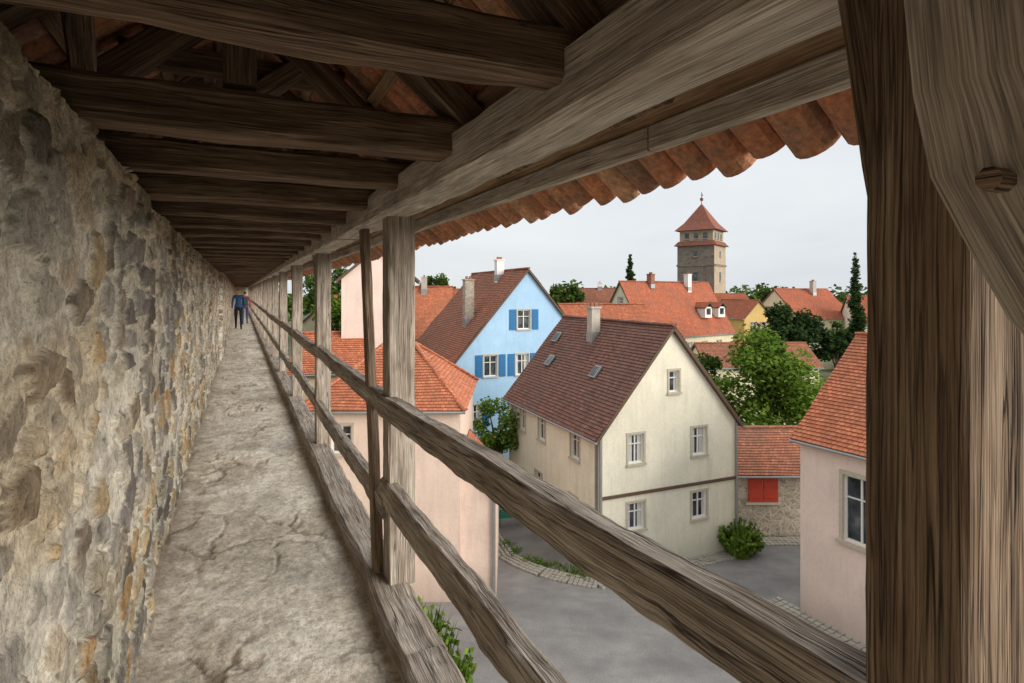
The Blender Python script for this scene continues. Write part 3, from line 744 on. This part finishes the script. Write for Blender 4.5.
tree("cypress_tree",36.8,61,-2.2,1.3,6.3,6500,.34,L_dark,nc=60,cone=True)
tree("cypress_tree",18.7,90,.9,1.35,5.0,3600,.5,L_dark,nc=40,cone=True)
tree("broadleaf_tree",8.5,92,-.9,3.2,2.4,3200,.55,L_mid,nc=24)
tree("broadleaf_tree",46,98,-1.4,3.6,2.8,3400,.55,L_mid,nc=24)
tree("broadleaf_tree",40.5,70,-5.6,2.6,2.0,1800,.42,L_mid,nc=16)
tree("broadleaf_tree",-10,70,-.2,2.8,2.8,3200,.45,L_mid,nc=22)
tree("broadleaf_tree",-20,62,.2,3.4,3.2,3600,.42,L_mid,nc=24)
tree("broadleaf_tree",-15.0,50,-2.2,2.8,2.8,3200,.36,L_bright,nc=24)
mb=MB(); cl=[]
for i in range(190):
    x=-110+i*1.5+U_(-2,2); yv=U_(125,170); cl.append((Vector((x*1.15,yv,U_(-7,-1.0)+.8*math.sin(x*.13))),U_(2.5,4.2)))
leafcloud(mb,cl,26000,1.3); mb.build("distant_trees",[L_mid])
mb=MB(); N=60
for i in range(N):
    x0=-900+i*30;x1=x0+30
    h=lambda x: -8+9*noise.noise(Vector((x*.004,3,0)))
    mb.face([(x0,700,GZ-5),(x1,700,GZ-5),(x1,760,h(x1)),(x0,760,h(x0))])
mb.build("hills",[M_ground])
def tuft(mb,x,y,z0,r,h,n,ls=.1):
    for i in range(n):
        a=R()*6.28; rr=r*R()**.6; p=Vector((x+math.cos(a)*rr*.5,y+math.sin(a)*rr*.5,z0)); tip=Vector((x+math.cos(a)*rr*1.2,y+math.sin(a)*rr*1.2,z0+h*U_(.4,1)))
        s=(tip-p).cross(Vector((0,0,1))); s=s.normalized()*ls*.25 if s.length>1e-4 else Vector((ls*.25,0,0)); m_=p.lerp(tip,.6)+Vector((0,0,h*.12))
        mb.face([p-s*.4,p+s*.4,m_+s,m_-s]); mb.face([m_-s,m_+s,tip])
        for q in range(3):
            c=p.lerp(tip,U_(.4,1)); dd=Vector((R()-.5,R()-.5,R()-.5)).normalized()*ls; e2=dd.cross(Vector((R(),R(),R()))).normalized()*ls*.4
            mb.face([c-dd*.5,c+e2,c+dd*.5,c-e2])
mb=MB(); tuft(mb,10.35,25.9,GZ,.9,1.5,260,.22); tuft(mb,10.9,26.2,GZ,.6,.9,120,.2); mb.build("ivy_bush",[L_bright])
mb=MB()
gp=[(-.9,28.0),(-.3,26.4),(.5,25.5),(1.5,24.8),(2.6,24.2),(3.3,23.9)]
for i in range(len(gp)-1):
    for k in range(14):
        t_=k/14; tuft(mb,gp[i][0]+(gp[i+1][0]-gp[i][0])*t_+U_(-.25,.25),gp[i][1]+(gp[i+1][1]-gp[i][1])*t_+U_(-.25,.45),GZ,.3,U_(.06,.2),16,.06)
mb.build("grass_strip",[L_bright])
def LW(X,Y,Z): return (X*math.cos(YAW)-Y*math.sin(YAW),X*math.sin(YAW)+Y*math.cos(YAW),Z)
mb=MB()
for (Y,X,zz,h_) in((2.75,.93,-2.25,.46),(3.05,.95,-2.3,.5),(2.45,.95,-2.3,.42),(3.5,.93,-2.3,.4),(2.9,1.0,-2.3,.35),(3.3,.99,-2.3,.42)):
    p=LW(X,Y,zz); tuft(mb,p[0],p[1],p[2],.15,h_,90,.045)
mb.build("wall_weeds",[L_bright])

# ------------------------------------------------------------ people
def person(name,X,Y,zf,face,jacket,trousers,hair,stride=.22,h=1.72,bag=None):
    k=h/1.75
    me=bpy.data.meshes.new(name+"_skel")
    V=[];E=[];RR=[]
    def nv(p,r,par=None):
        V.append((p[0]*k,p[1]*k,p[2]*k)); RR.append(r*k)
        if par is not None: E.append((par,len(V)-1))
        return len(V)-1
    pel=nv((0,0,.95),.13); ab=nv((0,0,1.1),.125,pel); chs=nv((0,.01,1.3),.145,ab); sh=nv((0,.0,1.42),.12,chs); nk=nv((0,.01,1.51),.055,sh); hb=nv((0,-.005,1.585),.075,nk); hc=nv((0,-.01,1.655),.088,hb); ht=nv((0,0,1.71),.06,hc)
    nv((0,-.095,1.625),.012,hb)
    for s in(-1,1):
        hp=nv((s*.09,0,.9),.095,pel); st=s*stride
        kn=nv((s*.10,-st*.55-.02,.5),.062,hp); an=nv((s*.10,-st*.9+(.12 if s*stride<0 else 0),.1),.04,kn); to=nv((s*.11,-st*.9-.13+(.12 if s*stride<0 else 0),.035),.036,an)
        sd=nv((s*.185,.0,1.40),.06,sh); el=nv((s*.235,st*.4+.03,1.12),.043,sd); wr=nv((s*.24,st*.9-.04,.89),.028,el); pm=nv((s*.24,st*.95-.06,.83),.030,wr)
        for fi,(fx,fl) in enumerate(((-.03,.075),(-.01,.085),(.01,.08),(.03,.06))):
            f1=nv((s*.24,st*.95-.06+fx,.83-.05),.009,pm); nv((s*.235,st*.95-.065+fx,.83-.05-fl*.8),.008,f1)
        f1=nv((s*.225,st*.95-.10,.815),.010,pm); nv((s*.22,st*.95-.115,.78),.009,f1)
    me.from_pydata(V,E,[]); o=bpy.data.objects.new(name+"_skel",me); link(o)
    md=o.modifiers.new("s",'SKIN'); 
    if not me.skin_vertices: me.skin_vertices.new()
    sv=me.skin_vertices[0].data
    for i,r_ in enumerate(RR): sv[i].radius=(r_,r_*(.78 if i in(0,1,2,3) else 1)); sv[i].use_root=(i==0)
    o.modifiers.new("ss",'SUBSURF').levels=1
    dg=bpy.context.evaluated_depsgraph_get(); dg.update(); m2=bpy.data.meshes.new_from_object(o.evaluated_get(dg)); bpy.data.objects.remove(o)
    m2.materials.clear()
    for mt in(jacket,trousers,M_skin,hair,M_shoe): m2.materials.append(mt)
    for p in m2.polygons:
        c=p.center/k; ax=abs(c.x)
        if c.z>1.47:
            mi=3 if (c.z>1.67 or (c.y>.02 and c.z>1.56)) else 2
        elif ax>.19 and c.z<.90: mi=2
        elif c.z<.09: mi=4
        elif c.z<.93 and ax<.19: mi=1
        else: mi=0
        p.material_index=mi; p.use_smooth=True
    e=empty(name); e.location=LW(X,Y,zf); e.rotation_euler=(0,0,YAW+face)
    ob=bpy.data.objects.new("figure",m2); link(ob,e)
    mb=MB()
    for s in(-1,1):
        obox(mb,(s*.032*k,-.095*k,1.645*k),(1,0,0),(0,1,0),.022,.012,.012,0)
        obox(mb,(s*.088*k,.0,1.635*k),(1,0,0),(0,1,0),.015,.035,.055,1)
    obox(mb,(0,-.088*k,1.575*k),(1,0,0),(0,1,0),.045,.01,.012,2)
    mb.build("face_features",[M_shoe,M_skin,M_redsh],e)
    if bag:
        mb=MB(); beam(mb,(0,.19,1.02*k),(0,.17,1.42*k),.28,.15,0,3,.05,.005,up=(0,1,0)); beam(mb,(0,.28,1.06*k),(0,.27,1.22*k),.2,.06,0,2,.025,up=(0,1,0)); mb.build("backpack",[bag],e)
M_skin=m_simple("skin",(.55,.34,.25),.55,.08); M_shoe=m_simple("shoe_leather",(.03,.025,.022),.6,.2)
person("walking_man",-.06,27.0,-1.6,0,m_simple("blue_jacket",(.035,.09,.2),.8,.2),m_simple("dark_trousers",(.02,.022,.03),.85,.2),m_simple("dark_hair",(.03,.02,.012),.7,.2),.22,1.76)
person("walking_woman",.22,31.0,-1.6,math.pi,m_simple("red_jacket",(.40,.06,.04),.8,.2),m_simple("denim",(.05,.08,.16),.85,.2),m_simple("brown_hair",(.09,.05,.025),.7,.2),-.2,1.66,m_simple("backpack_fabric",(.05,.06,.08),.8,.2))

scene.view_settings.view_transform='Standard'; scene.view_settings.look='None'; scene.view_settings.exposure=0
